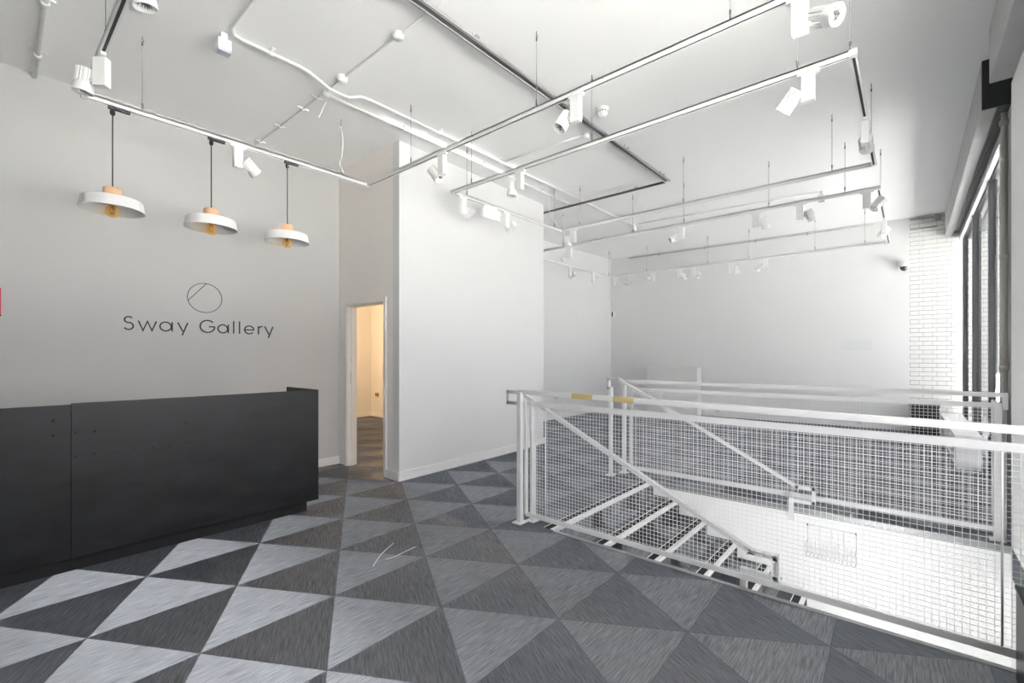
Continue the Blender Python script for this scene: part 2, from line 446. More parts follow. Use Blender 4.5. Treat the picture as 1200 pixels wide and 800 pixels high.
# ------------------------------------------------------------------ staircase
RISE, GO, NS = .15, .292, 6
st = thing('staircase', 'short carpeted stair flight descending behind the mesh guard', 'stairs', (3.96, WY1, 0))
for k in range(NS + 1):
    y = WY1 - k * GO; z = -k * RISE
    if k == 0:
        holder = st
    else:
        holder = MB().box((WX0 + .004, y, z - .16), (WX1 - .015, y + GO + .01, z)).build('step', M['carpet'], st)
    nz = MB()
    nz.box((WX0 + .004, y - .006, z - .03), (WX1 - .015, y + .022, z + .004), mi=0)
    nz.box((WX0 + .004, y + .022, z), (WX1 - .015, y + .078, z + .003), mi=1)
    nz.box((WX0 + .004, y + .078, z), (WX1 - .015, y + .086, z + .0035), mi=0)
    nz.build('nosing', [M['whitemetal'], M['rubber']], holder)
tag(MB().box((WX0 - .03, WY0, -.02), (WX0 + .004, WY1 - .03, .006), bev=.002).build('floor_edging', M['edge']),
    'metal edging strip along the floor under the nearer mesh guard', 'edging')
tag(MB().box((WX1 - .016, WY0, -.05), (WX1 + .02, WY1 + .02, .003), bev=.002).build('floor_edging', M['edge']),
    'grey edging strip on the floor above the white stairwell wall', 'edging')

# ------------------------------------------------------------------ guards (wire mesh)
def bar(mb, a, b, w, d):
    """rectangular bar between two points that share x (runs in y/z); w across x, d in the other direction"""
    a = Vector(a); b = Vector(b); t = (b - a).normalized()
    n = Vector((1, 0, 0)) if abs(t.x) < .9 else Vector((0, 1, 0)); u = t.cross(n).normalized()
    vs = []
    for p in (a, b):
        for (i, jj) in ((-1, -1), (1, -1), (1, 1), (-1, 1)):
            vs.append(mb.bm.verts.new(p + n * i * w / 2 + u * jj * d / 2))
    for f in ((3, 2, 1, 0), (4, 5, 6, 7), (0, 1, 5, 4), (1, 2, 6, 5), (2, 3, 7, 6), (3, 0, 4, 7)):
        mb.bm.faces.new([vs[i] for i in f])
    return mb

def path_bars(pts, w, d):
    mb = MB()
    for a, b in zip(pts, pts[1:]):
        a = Vector(a); b = Vector(b); t = (b - a).normalized() * d * .48
        bar(mb, a - t, b + t, w, d)
    return mb

def mesh_panel(mb, x, y0, y1, z0f, z1f, pitch=.0262, r=.0015):
    n = int(round((y1 - y0) / pitch))
    for i in range(n + 1):
        y = y0 + (y1 - y0) * i / n
        mb.tube([(x, y, z0f(y)), (x, y, z1f(y))], r, 4, caps=False)
    zlo = max(z0f(y0), z0f(y1)); zh = min(z1f(y0), z1f(y1)); m = int(round((zh - zlo) / pitch))
    for i in range(1, m):
        f = i / m
        mb.tube([(x + .003, y0, z0f(y0) + (z1f(y0) - z0f(y0)) * f), (x + .003, y1, z0f(y1) + (z1f(y1) - z0f(y1)) * f)], r, 4, caps=False)
    return mb

GX = 2.985
def lerp(y, ya, va, yb, vb): return va + (vb - va) * (y - ya) / (yb - ya)
gtop = lambda y: lerp(y, 2.47, 1.093, -.33, 1.068)
gmid = lambda y: lerp(y, 2.44, 1.000, -.33, .988)
gbot = lambda y: .078
g1 = thing('stair_guard', 'white wire mesh stair guard with taped top rail, nearest the open floor', 'railing', (GX, 2.47, 0), group=None)
YE = -.55
bar(MB(), (GX, 2.50, gtop(2.5)), (GX, YE, gtop(YE)), .042, .034).build('top_rail', M['rail'], g1)
bar(MB(), (GX, 2.43, gmid(2.43)), (GX, YE, gmid(YE)), .012, .040).build('mesh_rail', M['rail'], g1)
bar(MB(), (GX, 2.43, gbot(0)), (GX, YE, gbot(0)), .012, .034).build('bottom_rail', M['rail'], g1)
mp_ = MB(); mesh_panel(mp_, GX, YE, 2.36, lambda y: gbot(y), gmid)
mp_.tube([(GX, 2.222, .09), (GX, 2.222, .98)], .004, 6); mp_.tube([(GX, -.31, .09), (GX, -.31, .98)], .004, 6)
mp_.build('wire_mesh', M['wire'], g1)
p1 = MB(); bar(p1, (GX - .02, 2.475, .0), (GX - .02, 2.475, gtop(2.47)), .04, .04); pp = p1.build('post', M['rail'], g1)
bp_ = MB(); bp_.box((GX - .075, 2.43, 0), (GX + .035, 2.52, .008), bev=.002)
for dx in (-.055, .02): bp_.lathe([(.008, .008), (.008, .014), (0, .014)], 8, mat=Matrix.Translation((GX + dx, 2.49, 0)))
bp_.build('base_plate', M['rail'], pp)
bar(MB(), (GX, 2.425, gbot(0)), (GX, 2.425, gmid(2.4) + .02), .03, .018).build('stile', M['rail'], g1)
bar(MB(), (GX, 2.365, gbot(0)), (GX, 2.365, gmid(2.4) + .02), .02, .018).build('stile', M['rail'], g1)
for (ya, yb) in ((1.96, 1.78), (1.61, 1.45)):
    bar(MB(), (GX, ya, gtop(ya)), (GX, yb, gtop(yb)), .045, .037).build('tape', M['tape'], g1)
for y in (2.12, .9, .2, -.26):
    MB().box((GX - .012, y - .01, gtop(y) - .035), (GX + .012, y + .01, gtop(y) - .014)).build('rail_clip', M['steel'], g1)

def stair_rail(X, label, ya, za, yb, zb, ztop_leg, foot_z, base_z, post_y, post_z):
    t = thing('stair_handrail', label, 'handrail', (X, post_y, 0))
    e = .13
    path = [(X, post_y, ztop_leg), (X, ya + e, ztop_leg), (X, ya + e, za), (X, ya, za), (X, yb, zb), (X, yb - e, zb), (X, yb - e, zb - .125), (X, yb + .045, zb - .125)]
    path_bars(path, .038, .028).build('rail', M['rail'], t)
    p = bar(MB(), (X, post_y, base_z), (X, post_y, ztop_leg + .012), .04, .036).build('upper_post', M['rail'], t)
    if base_z >= 0: MB().box((X - .05, post_y - .045, 0), (X + .05, post_y + .045, .008), bev=.002).build('base_plate', M['rail'], p)
    bar(MB(), (X, yb + .045, foot_z), (X, yb + .045, zb - .11), .04, .036).build('lower_post', M['rail'], t)
    return t
stair_rail(3.07, 'white stair handrail just behind the nearer mesh guard', 2.56, 1.080, .728, .206, .985, -.748, 0.0, 2.42, 0)
stair_rail(4.85, 'white stair handrail sloping down along the white stairwell wall', 2.56, 1.128, .777, .211, 1.02, -.10, 0.0, 2.66, 0)

BX = 5.05
bt = lambda y: lerp(y, 2.6, 1.095, -.5, 1.10); bm_ = lambda y: lerp(y, 2.5, 1.005, -.5, 1.02)
g2 = thing('stair_guard', 'white wire mesh guard across the far side of the stairwell', 'railing', (BX, 2.57, 0))
bar(MB(), (BX, 2.62, bt(2.6)), (BX, -.555, bt(-.5)), .042, .034).build('top_rail', M['rail'], g2)
bar(MB(), (BX, -.54, bt(-.5)), (BX, -.54, bt(-.5) - .11), .03, .03).build('rail_return', M['rail'], g2)
bar(MB(), (BX, 2.50, bm_(2.5)), (BX, -.52, bm_(-.5)), .012, .038).build('mesh_rail', M['rail'], g2)
bar(MB(), (BX, 2.50, .078), (BX, -.52, .078), .012, .034).build('bottom_rail', M['rail'], g2)
mesh_panel(MB(), BX, -.5, 2.50, lambda y: .078, bm_).build('wire_mesh', M['wire'], g2)
for y, zt in ((2.59, bt(2.6)), (-.50, bm_(-.5))):
    p = bar(MB(), (BX, y, 0), (BX, y, zt), .04, .04).build('post', M['rail'], g2)
    MB().box((BX - .05, y - .045, 0), (BX + .05, y + .045, .008), bev=.002).build('base_plate', M['rail'], p)
bar(MB(), (BX, 2.50, .07), (BX, 2.50, bm_(2.5) + .01), .02, .03).build('stile', M['rail'], g2)
# return of the guard towards the casing
g3 = thing('guard_return', 'narrow white mesh return panel between far guard and grey casing', 'railing', (BX + .4, -.53, 0))
rp = MB()
for i in range(24): rp.tube([(BX + .06 + i * .028, -.545, .08), (BX + .06 + i * .028, -.545, 1.0)], .0015, 4, caps=False)
for i in range(34): rp.tube([(BX + .055, -.545, .09 + i * .027), (BX + .72, -.545, .09 + i * .027)], .0015, 4, caps=False)
rp.build('wire_mesh', M['wire'], g3)
fr = MB()
for z in (.078, 1.0): fr.box((BX + .055, -.551, z - .015), (BX + .74, -.539, z + .015))
for x in (BX + .068, BX + .73): fr.box((x - .012, -.555, 0), (x + .012, -.535, 1.01))
fr.build('frame', M['rail'], g3)

# small fixings and the wire rack on the stairwell wall
for (y, z, lb) in ((1.20, -.535, 'small hook on the white stairwell wall, nearer the stair treads'), (.91, -.686, 'small hook on the white stairwell wall, below the wire rack')):
    t = thing('wall_hook', lb, 'hook', (WX1, y, z))
    MB().lathe([(.0, 0), (.022, 0), (.022, .006), (0, .006)], 16, mat=Matrix.Translation((WX1, y, z)) @ Matrix.Rotation(-PI / 2, 4, 'Y')).build('rosette', M['steel'], t)
    MB().tube([(WX1 - .015, y, z), (WX1 - .03, y, z - .004), (WX1 - .034, y, z + .014)], .004, 8).build('prong', M['darksteel'], t)
wb = thing('wire_rack', 'white wire leaflet rack hung on the white stairwell wall', 'rack', (WX1 - .05, .53, -.4))
wk = MB(); x0 = WX1 - .012; x1 = WX1 - .12
for y in (.705, .35):
    wk.tube([(x0, y, -.135), (x0, y, -.38), (x1, y, -.38), (x1, y, -.29), (x0, y, -.27)], .003, 6)
for z, x in ((-.135, x0), (-.38, x0), (-.38, x1), (-.29, x1), (-.34, x1)): wk.tube([(x, .705, z), (x, .35, z)], .003, 6)
for i in range(1, 12):
    y = .35 + .355 * i / 12
    wk.tube([(x0, y, -.135 if i % 3 == 0 else -.27), (x0, y, -.38), (x1, y, -.38), (x1, y, -.29)], .002, 5)
wk.build('wire_body', M['wire'], wb)
for y in (.705, .35): MB().tube([(WX1, y, -.135), (x0 - .012, y, -.135), (x0 - .014, y, -.12)], .006, 8).build('hanger', M['darksteel'], wb)

# ------------------------------------------------------------------ reception counter
rc = thing('reception_counter', 'long black reception counter with screw holes, in front of the lettered wall', 'counter', (1.0, 4.2, 0))
cf = MB()
cf.box((-2.2, 4.05, .10), (.381, 4.074, 1.083), bev=.0015); cf.box((.382, 4.05, .10), (2.005, 4.074, 1.090), bev=.0015)
for (x, z) in ((.299, .898), (.4, .901), (.494, .901), (.78, .913), (.997, .902), (.4, .748), (.489, .756), (.592, .751), (.696, .752), (.8, .748), (.899, .746), (.997, .754), (1.095, .753), (1.279, .751), (.3, .99), (1.28, .89)):
    cf.lathe([(0, 0), (.007, 0), (.007, .0012), (0, .0012)], 10, mi=1, mat=Matrix.Translation((x, 4.0508, z)) @ Matrix.Rotation(PI / 2, 4, 'X'))
cf.build('front_panel', [M['counter'], M['black']], rc)
cs = MB(); cs.box((1.981, 4.074, .10), (2.005, 4.66, 1.092), bev=.0015)
cs.build('side_panel', M['black'], rc)
MB().box((-2.2, 4.12, 0), (1.93, 4.145, .10)).box((1.906, 4.145, 0), (1.93, 4.6, .10)).build('plinth', M['black'], rc)
MB().box((-2.2, 4.078, .70), (1.978, 4.62, .73)).build('worktop', M['counter'], rc)

# ------------------------------------------------------------------ wall lettering
def stroke(mb, pts, w, y=5.63, d=.004):
    """flat letter stroke in the wall plane; pts are (x,z)"""
    P = [Vector((p[0], p[1])) for p in pts]
    L_, R_ = [], []
    for i, p in enumerate(P):
        if i == 0: t = (P[1] - P[0]).normalized(); k = 1
        elif i == len(P) - 1: t = (P[-1] - P[-2]).normalized(); k = 1
        else:
            a = (p - P[i - 1]).normalized(); b = (P[i + 1] - p).normalized(); t = (a + b)
            t = t.normalized() if t.length > 1e-4 else a; k = 1 / max(.45, t.dot(a))
        n = Vector((-t.y, t.x)) * w / 2 * k
        L_.append(p + n); R_.append(p - n)
    vf = [[mb.bm.verts.new((q.x, y - d, q.y)) for q in (l, r)] for l, r in zip(L_, R_)]
    vb = [[mb.bm.verts.new((q.x, y, q.y)) for q in (l, r)] for l, r in zip(L_, R_)]
    for i in range(len(P) - 1):
        mb.bm.faces.new((vf[i][0], vf[i][1], vf[i + 1][1], vf[i + 1][0]))
        for s_ in (0, 1): mb.bm.faces.new((vf[i][s_], vf[i + 1][s_], vb[i + 1][s_], vb[i][s_]))
    for i in (0, -1): mb.bm.faces.new((vf[i][0], vf[i][1], vb[i][1], vb[i][0]))

def arc(cx, cz, rx, rz, a0, a1, n=28):
    return [(cx + rx * math.cos(math.radians(a0 + (a1 - a0) * i / n)), cz + rz * math.sin(math.radians(a0 + (a1 - a0) * i / n))) for i in range(n + 1)]

sg = thing('wall_sign', 'charcoal gallery lettering under a thin circle emblem on the grey-white wall', 'sign', (1.55, 5.63, 1.6))
em = MB()
stroke(em, arc(1.555, 2.008, .157, .153, 0, 360, 64), .006)
stroke(em, [(1.403, 1.968), (1.566, 2.160)], .006)
em.build('emblem', M['sign'], sg)
BL, XH, CAP, DS = 1.643, 1.737, 1.776, 1.607
W = .0125
def L_S(mb, x0, x1):
    cx = (x0 + x1) / 2; r = .0335; zt = CAP - r - W / 2; zb = BL + (zt - BL - r) / 2 + .006
    rb = (zt - r - BL) / 2
    up = arc(cx + .001, CAP - .034, .031, .0285, 35, 258, 24)
    lo = arc(cx, BL + .039, .035, .0335, 78, -150, 26)
    stroke(mb, up + lo, W)
def L_w(mb, x0, x1):
    d = (x1 - x0) / 4
    stroke(mb, [(x0, XH), (x0 + d, BL), (x0 + 2 * d, XH - .004), (x0 + 3 * d, BL), (x1, XH)], W)
def L_a(mb, x0, x1):
    r = (x1 - x0) / 2; cz = (BL + XH) / 2; rz = (XH - BL) / 2 - W / 2 + .003
    stroke(mb, arc(x0 + r - W / 2, cz, r - W / 2 - .001, rz, 0, 360, 40), W)
    stroke(mb, [(x1 - W / 2, XH), (x1 - W / 2, BL)], W)
def L_y(mb, x0, x1):
    mid = (x0 + x1) / 2
    stroke(mb, [(x0, XH), (mid, BL + .004)], W)
    t = (XH - DS) / (XH - BL)
    stroke(mb, [(x1, XH), (mid - .006, DS)], W)
def L_G(mb, x0, x1):
    r = (x1 - x0) / 2; cx = x0 + r; cz = (BL + CAP) / 2
    stroke(mb, arc(cx, cz, r - W / 2, (CAP - BL) / 2 - W / 2 + .003, 42, 355, 44), W)
    stroke(mb, [(cx + .012, cz - .003), (x1 - W * .3, cz - .003)], W)
def L_l(mb, x): stroke(mb, [(x, CAP + .003), (x, BL)], W)
def L_e(mb, x0, x1):
    r = (x1 - x0) / 2; cx = x0 + r; cz = (BL + XH) / 2; rz = (XH - BL) / 2 - W / 2 + .003
    stroke(mb, arc(cx, cz, r - W / 2, rz, 2, 322, 40), W)
    stroke(mb, [(x0 + W * .6, cz), (x1 - W * .2, cz)], W)
def L_r(mb, x0, x1):
    stroke(mb, [(x0 + W / 2, XH), (x0 + W / 2, BL)], W)
    stroke(mb, arc(x0 + W / 2 + .034, BL + .058, .034, .032, 180, 72, 14), W)
for fn, args in ((L_S, (.887, .965)), (L_w, (1.0, 1.14)), (L_a, (1.168, 1.275)), (L_y, (1.316, 1.401)), (L_G, (1.505, 1.651)), (L_a, (1.674, 1.78)),
                 (L_l, (1.827,)), (L_l, (1.885,)), (L_e, (1.931, 2.038)), (L_r, (2.075, 2.13)), (L_y, (2.149, 2.239))):
    lt = MB(); fn(lt, *args); lt.build('letter', M['sign'], sg)

# ------------------------------------------------------------------ lighting tracks
TZ = 3.20
def rail_profile(mb, ms, a, b):
    a = Vector(a); b = Vector(b); d = (b - a).normalized(); n = Vector((-d.y, d.x, 0))
    def bx(m_, o0, o1, z0, z1):
        pts = [a + n * o0, a + n * o1, b + n * o1, b + n * o0]
        m_.prism([(p.x, p.y) for p in pts], TZ + z0, TZ + z1)
    bx(mb, -.018, -.008, 0, .034); bx(mb, .008, .018, 0, .034); bx(mb, -.018, .018, .024, .034)
    bx(ms, -.008, .008, .004, .024)

def suspension(t, x, y, dz=0.0):
    c = MB().tube([(x, y, TZ + .06), (x, y, H - .05)], .0022, 6).build('suspension_cable', M['cable'], t)
    k = MB()
    k.tube([(x, y, H), (x, y, H - .02), (x + .008, y, H - .035), (x, y, H - .05), (x - .006, y, H - .04)], .0035, 6)
    k.lathe([(0, 0), (.006, 0), (.006, .02), (0, .02)], 8, mat=Matrix.Translation((x, y, H - .07)))
    k.build('cable_hook', M['darksteel'], c)
    k = MB()
    k.tube([(x, y, TZ + .034), (x, y, TZ + .045), (x + .007, y, TZ + .06), (x, y, TZ + .075), (x - .007, y, TZ + .06), (x, y, TZ + .045)], .0032, 6)
    k.lathe([(0, 0), (.006, 0), (.006, .025), (0, .025)], 8, mat=Matrix.Translation((x, y, TZ + .07)))
    k.build('cable_hook', M['darksteel'], c)

def track_loop(label, segs, corners, cables):
    c0 = segs[0][0]
    t = thing('lighting_track', label, 'lighting track', (c0[0], c0[1], TZ))
    for a, b in segs:
        mb, ms = MB(), MB(); rail_profile(mb, ms, (*a, 0), (*b, 0))
        r = mb.build('track_rail', M['whitemetal'], t); ms.build('track_slot', M['black'], r)
    for c in corners:
        MB().box((c[0] - .021, c[1] - .021, TZ - .001), (c[0] + .021, c[1] + .021, TZ + .035), bev=.002).build('corner_joint', M['whitemetal'], t)
    for (x, y) in cables: suspension(t, x, y)
    return t
track_loop('suspended white lighting track over the reception counter, carrying the pendant lamps',
    [((.48, 4.37), (2.70, 4.37)), ((2.70, 4.37), (2.70, .15)), ((.48, 4.37), (.48, .8))], [(.48, 4.37), (2.70, 4.37)],
    [(.80, 4.37), (2.40, 4.37), (2.70, 3.616), (2.70, 2.095), (2.70, .75), (.48, 3.55)])
track_loop('middle suspended rectangle of white lighting track, over the stairs',
    [((3.445, .26), (3.445, 3.85)), ((3.445, 3.85), (5.55, 3.85)), ((5.55, 3.85), (5.55, .26)), ((5.55, .26), (3.445, .26))],
    [(3.445, .26), (3.445, 3.85), (5.55, 3.85), (5.55, .26)],
    [(3.445, 3.554), (3.66, 3.85), (3.43, 2.062), (3.445, .55), (3.445, .275), (5.55, 3.53), (5.55, 2.067), (5.55, .589), (5.38, 3.85), (5.15, .26)])
track_loop('suspended rectangle of white lighting track nearest the far wall',
    [((6.37, .26), (6.37, 5.2)), ((6.37, 5.2), (9.49, 5.2)), ((9.49, 5.2), (9.49, .26)), ((9.49, .26), (6.37, .26))],
    [(6.37, .26), (6.37, 5.2), (9.49, 5.2), (9.49, .26)],
    [(6.37, 4.384), (6.37, 3.129), (6.37, 2.37), (6.37, 1.319), (6.37, .556), (6.85, .26), (9.49, 4.335), (9.49, 3.053), (9.49, 2.30), (9.49, 1.252), (9.49, .562), (9.40, 5.2)])

# ------------------------------------------------------------------ track spotlights
def spot_prototype():
    t = thing('track_spotlight', 'x', 'spotlight', (0, 0, -50))
    a = MB(); a.box((-.06, -.013, -.02), (.06, .013, .0), bev=.002); a.build('track_adapter', M['whitemetal'], t, world=False)
    b = MB(); b.box((-.036, -.024, -.19), (.036, .024, -.018), bev=.003); b.build('driver_box', M['whitemetal'], t, world=False)
    n = MB(); n.tube([(.0, 0, -.150), (.075, 0, -.150)], .013, 12); n.build('pivot_arm', M['whitemetal'], t, world=False)
    h = MB()
    h.lathe([(0, -.06), (.036, -.06), (.038, -.055), (.038, .015), (.047, .03), (.050, .075), (.050, .08), (.044, .08), (.030, .045), (.012, .035)], 28)
    for i in range(16):
        an = 2 * PI * i / 16
        h.box((.036, -.002, -.058), (.048, .002, .03), rot=Matrix.Rotation(an, 3, 'Z'), pivot=Vector((0, 0, 0)))
    hd = h.build('lamp_head', M['whitemetal'], t, world=False)
    r = MB(); r.lathe([(.0435, .0775), (.030, .046), (.013, .036)], 24); r.lathe([(.014, .0365), (0, .040)], 16, mi=1)
    r.build('reflector', [M['reflector'], M['lens']], hd, world=False)
    return t
proto = spot_prototype()

def copy_tree(o, parent=None):
    c = o.copy(); COL.objects.link(c); c.parent = parent
    for ch in list(o.children): copy_tree(ch, c)
    return c

SPOTS = [
 # x, y, along, side, aim, label
 (.48, 3.68, -PI / 4, -1, (-.1, .12, -1), 'white spotlight aimed straight down above the counter, on the track end nearest the wall sign'),
 (.48, 2.73, 'y', -1, (.15, .05, -.95), 'white spotlight cut off by the top edge above the reception counter'),
 (1.45, 4.37, 'x', 1, (.75, .15, -.6), 'white finned spotlight on the pendant track between second and third pendant lamps'),
 (2.70, 3.16, 'y', 1, (.25, -.55, -.8), 'white spotlight tilted against the bright projecting wall, on the track above the doorway'),
 (2.70, 1.75, 'y', 1, (-.45, .25, -.75), 'white spotlight facing down beside the ceiling smoke detector'),
 (2.70, .42, 'y', -1, (-.35, -.75, -.42), 'largest white spotlight, showing its round lens near the top edge'),
 (3.445, 2.88, 'y', 1, (0, .05, -1), 'white spotlight pointing straight down in front of the projecting wall top'),
 (3.445, .49, 'y', 1, (.2, .65, -.7), 'white finned spotlight by the window end of the middle track, tilted at the room'),
 (3.60, 3.85, 'x', 1, (.1, .9, -.35), 'white spotlight at the corner of the middle track, against the projecting wall'),
 (4.34, 3.85, 'x', 1, (.1, .9, -.35), 'white spotlight beside the white power box on the middle track'),
 (5.55, 3.64, 'y', 1, (.1, -.1, -1), 'white spotlight pointing down under the far corner of the middle track'),
 (4.43, .26, 'x', 1, (.97, 0, -.2), 'white spotlight on the short track side nearest the window beam'),
 (6.37, 4.25, 'y', 1, (-.4, .5, -.6), 'beige-shaded spotlight next to the free edge of the projecting wall'),
 (6.37, 2.40, 'y', 1, (-.5, .6, -.35), 'white spotlight with dark round opening, alone in the middle of the second-furthest track'),
 (6.37, 1.46, 'y', -1, (.3, -.1, -.9), 'small white spotlight below the grey sensor box, on the far rectangle of track'),
 (6.37, .99, 'y', -1, (.3, -.35, -.9), 'white spotlight on the far track near its window end, head tilted inward'),
 (6.37, .36, 'y', -1, (-.35, .55, -.75), 'white spotlight hanging at the window corner of the far track rectangle'),
 (7.78, .26, 'x', 1, (.4, .5, -.7), 'white spotlight on the far rectangle side running along the windows'),
 (7.80, 5.2, 'x', 1, (.2, .85, -.35), 'white spotlight in the recess beside the projecting wall edge'),
 (8.70, 5.2, 'x', 1, (.2, .85, -.35), 'white spotlight in the recess just before the far room corner'),
 (9.49, 5.08, 'y', -1, (.85, .1, -.35), 'white spotlight right at the far room corner above the door sensor'),
 (9.49, 4.72, 'y', 1, (.85, .2, -.35), 'white spotlight second from the room corner on the far-wall track'),
 (9.49, 4.20, 'y', 1, (.7, .4, -.4), 'white spotlight above the white plinth, third from the corner on the far-wall track'),
 (9.49, 3.62, 'y', -1, (-.2, -.75, -.5), 'white spotlight with dark head, first of the close pair on the far-wall track'),
 (9.49, 3.34, 'y', -1, (-.2, -.4, -.8), 'bright white spotlight, second of the close pair on the far-wall track'),
 (9.49, 2.62, 'y', -1, (.1, -.1, -1), 'white spotlight hanging singly in the middle of the far-wall track'),
 (9.49, 2.02, 'y', 1, (.2, .6, -.5), 'white spotlight last towards the windows on the far-wall track'),
]
for i, (x, y, al, side, aim, lab) in enumerate(SPOTS):
    t = copy_tree(proto)
    rz = PI / 2 if al == 'y' else 0 if al == 'x' else al
    t.location = (x, y, TZ + .001); t.rotation_euler = (0, 0, rz)
    tag(t, lab, 'spotlight', 'track spotlights')
    inv = Matrix.Rotation(-rz, 3, 'Z')
    a = (inv @ Vector(aim)).normalized()
    for ch in t.children:
        nm = ch.name.split('.')[0]
        if nm == 'lamp_head':
            ch.location = Vector((side * .098, 0, -.150)) - a * .005
            ch.rotation_mode = 'QUATERNION'; ch.rotation_quaternion = Vector((0, 0, 1)).rotation_difference(a)
        elif nm == 'track_adapter' and not isinstance(al, str):
            ch.rotation_euler = (0, 0, PI / 2 - rz)
        elif nm == 'pivot_arm':
            ch.scale = (side, 1, 1)
for ch in [proto] + list(proto.children_recursive): bpy.data.objects.remove(ch)

pb = thing('power_box', 'long white power box hung under the middle track beside the projecting wall', 'power box', (4.02, 3.85, TZ))
MB().box((3.90, 3.826, TZ - .15), (4.20, 3.874, TZ - .03), bev=.004).build('housing', M['whitemetal'], pb)
MB().box((3.93, 3.838, TZ - .032), (4.17, 3.862, TZ + .001), bev=.002).build('track_adapter', M['whitemetal'], pb)

# ------------------------------------------------------------------ pendant lamps
def pendant(x, y, label):
    t = thing('pendant_lamp', label, 'pendant lamp', (x, y, TZ), group='pendant lamps over the counter')
    a = MB(); a.box((x - .025, y - .012, TZ - .022), (x + .10, y + .012, TZ), bev=.002)
    a.lathe([(0, -.062), (.012, -.062), (.016, -.05), (.016, -.035), (.008, -.022), (0, -.022)], 14, mat=Matrix.Translation((x, y, TZ)))
    a.build('track_adapter', M['black'], t)
    zc = 2.565
    MB().tube([(x, y, TZ - .06), (x, y, zc + .04)], .0042, 8).build('cord', M['cord'], t)
    tilt = Matrix.Translation((x, y, zc)) @ Matrix.Rotation(math.radians(0), 4, 'Y') @ Matrix.Translation((-x, -y, -zc))
    def mt(z=0): return tilt @ Matrix.Translation((x, y, zc + z))
    MB().lathe([(0, .046), (.006, .046), (.050, .042), (.053, .036), (.054, -.034), (.05, -.038), (0, -.038)], 28, mat=mt()).build('wooden_cap', M['wood'], t)
    sh = MB(); sh.lathe([(.0, -.034), (.155, -.036), (.170, -.040), (.176, -.048), (.186, -.116), (.187, -.119), (.184, -.119), (.173, -.050), (.166, -.045), (.0, -.041)], 56, mat=mt())
    sh.build('shade', M['whitemetal'], t)
    MB().lathe([(0, -.041), (.02, -.041), (.02, -.075), (.016, -.08), (0, -.08)], 18, mat=mt()).build('bulb_holder', M['bulbcap'], t)
    bu = MB(); bu.lathe([(.016, -.074), (.022, -.082), (.037, -.100), (.044, -.122), (.041, -.143), (.029, -.160), (.014, -.168), (0, -.170)], 24, mat=mt())
    bo = bu.build('bulb', M['amber'], t)
    fi = MB()
    for k in range(5):
        an = 2 * PI * k / 5
        fi.tube([mt(-.085) @ Vector((.005 * math.cos(an), .005 * math.sin(an), 0)), mt(-.115) @ Vector((.016 * math.cos(an), .016 * math.sin(an), 0)), mt(-.148) @ Vector((.008 * math.cos(an + .4), .008 * math.sin(an + .4), 0))], .0028, 5)
    fi.build('filament', M['brightbrass'], bo)
    return t
pendant(.629, 4.37, 'white disc pendant lamp hanging nearest the camera, left of the emblem')
pendant(1.252, 4.37, 'middle white disc pendant lamp, hanging above the circle emblem')
pendant(1.866, 4.37, 'white disc pendant lamp nearest the doorway, third of the row')

# ------------------------------------------------------------------ ceiling conduits and fittings
def conduit(name, label, pts, r=.0125, clips=(), mat='whitemetal'):
    t = thing(name, label, 'conduit', pts[0])
    MB().tube(pts, r, 12).build('pipe', M[mat], t)
    for (x, y, ax) in clips:
        c = MB(); z = pts[0][2]
        if ax == 'x':
            c.box((x - .012, y - .05, H - .012), (x + .012, y + .05, H), bev=.003); c.tube([(x - .018, y, z), (x + .018, y, z)], r + .005, 12)
            c.box((x - .01, y - .012, z), (x + .01, y + .012, H))
        else:
            c.box((x - .055, y - .012, H - .012), (x + .055, y + .012, H), bev=.003); c.tube([(x, y - .022, z), (x, y + .022, z)], r + .007, 12)
            c.box((x - .012, y - .01, z), (x + .012, y + .01, H))
        c.build('saddle_clip', M[mat], t)
    return t
CZ = 3.775
conduit('conduit_pipe', 'white conduit running across the ceiling over the kink by the cross pipe',
        [(1.2, 1.2, CZ), (1.2, 3.72, CZ), (1.23, 3.79, CZ), (1.3, 3.805, CZ), (1.72, 3.80, CZ), (1.80, 3.80, CZ - .008), (1.98, 3.80, CZ - .068), (2.06, 3.80, CZ - .072), (2.16, 3.80, CZ - .068), (2.28, 3.80, CZ - .008), (2.36, 3.80, CZ), (7.74, 3.80, CZ)],
        clips=((1.5, 3.805, 'x'), (3.2, 3.80, 'x'), (4.15, 3.80, 'x'), (5.6, 3.80, 'x'), (1.2, 3.0, 'y')))
conduit('conduit_pipe', 'white conduit along the ceiling closest to the projecting wall', [(2.09, 4.02, CZ), (6.2, 4.035, CZ)], clips=((2.9, 4.022, 'x'), (4.1, 4.027, 'x'), (5.3, 4.03, 'x')))
conduit('conduit_pipe', 'thin cream conduit crossing the ceiling under the steel channel', [(2.05, 5.62, H - .010), (2.05, .6, H - .010)], r=.010,
        clips=((2.05, 5.50, 'y'), (2.05, 4.98, 'y'), (2.05, 4.46, 'y'), (2.05, 4.17, 'y')))
conduit('conduit_pipe', 'thin conduit ending in a round rose near the smoke detector', [(4.23, 3.775, H - .010), (4.28, 2.68, H - .010)], r=.010)
conduit('conduit_pipe', 'conduit across the ceiling between the two far track rectangles', [(7.78, 3.72, H - .012), (8.0, 1.02, H - .012)], r=.011, clips=((7.87, 2.6, 'y'), (7.95, 1.6, 'y')))
conduit('conduit_pipe', 'short white pipe on the ceiling above the counter\'s free end', [(.30, 5.625, CZ - .01), (.28, 3.4, CZ - .01)], r=.018, clips=((.298, 5.2, 'y'), (.286, 4.40, 'y')))
t = thing('conduit_pipe', 'grey conduit fixed along the top of the far wall', 'conduit', (10.3, 3, 3.74))
MB().tube([(fx(5.15) - .014, 5.15, 3.765), (fx(.5) - .014, .5, 3.765)], .011, 10).build('pipe', M['concrete'], t)
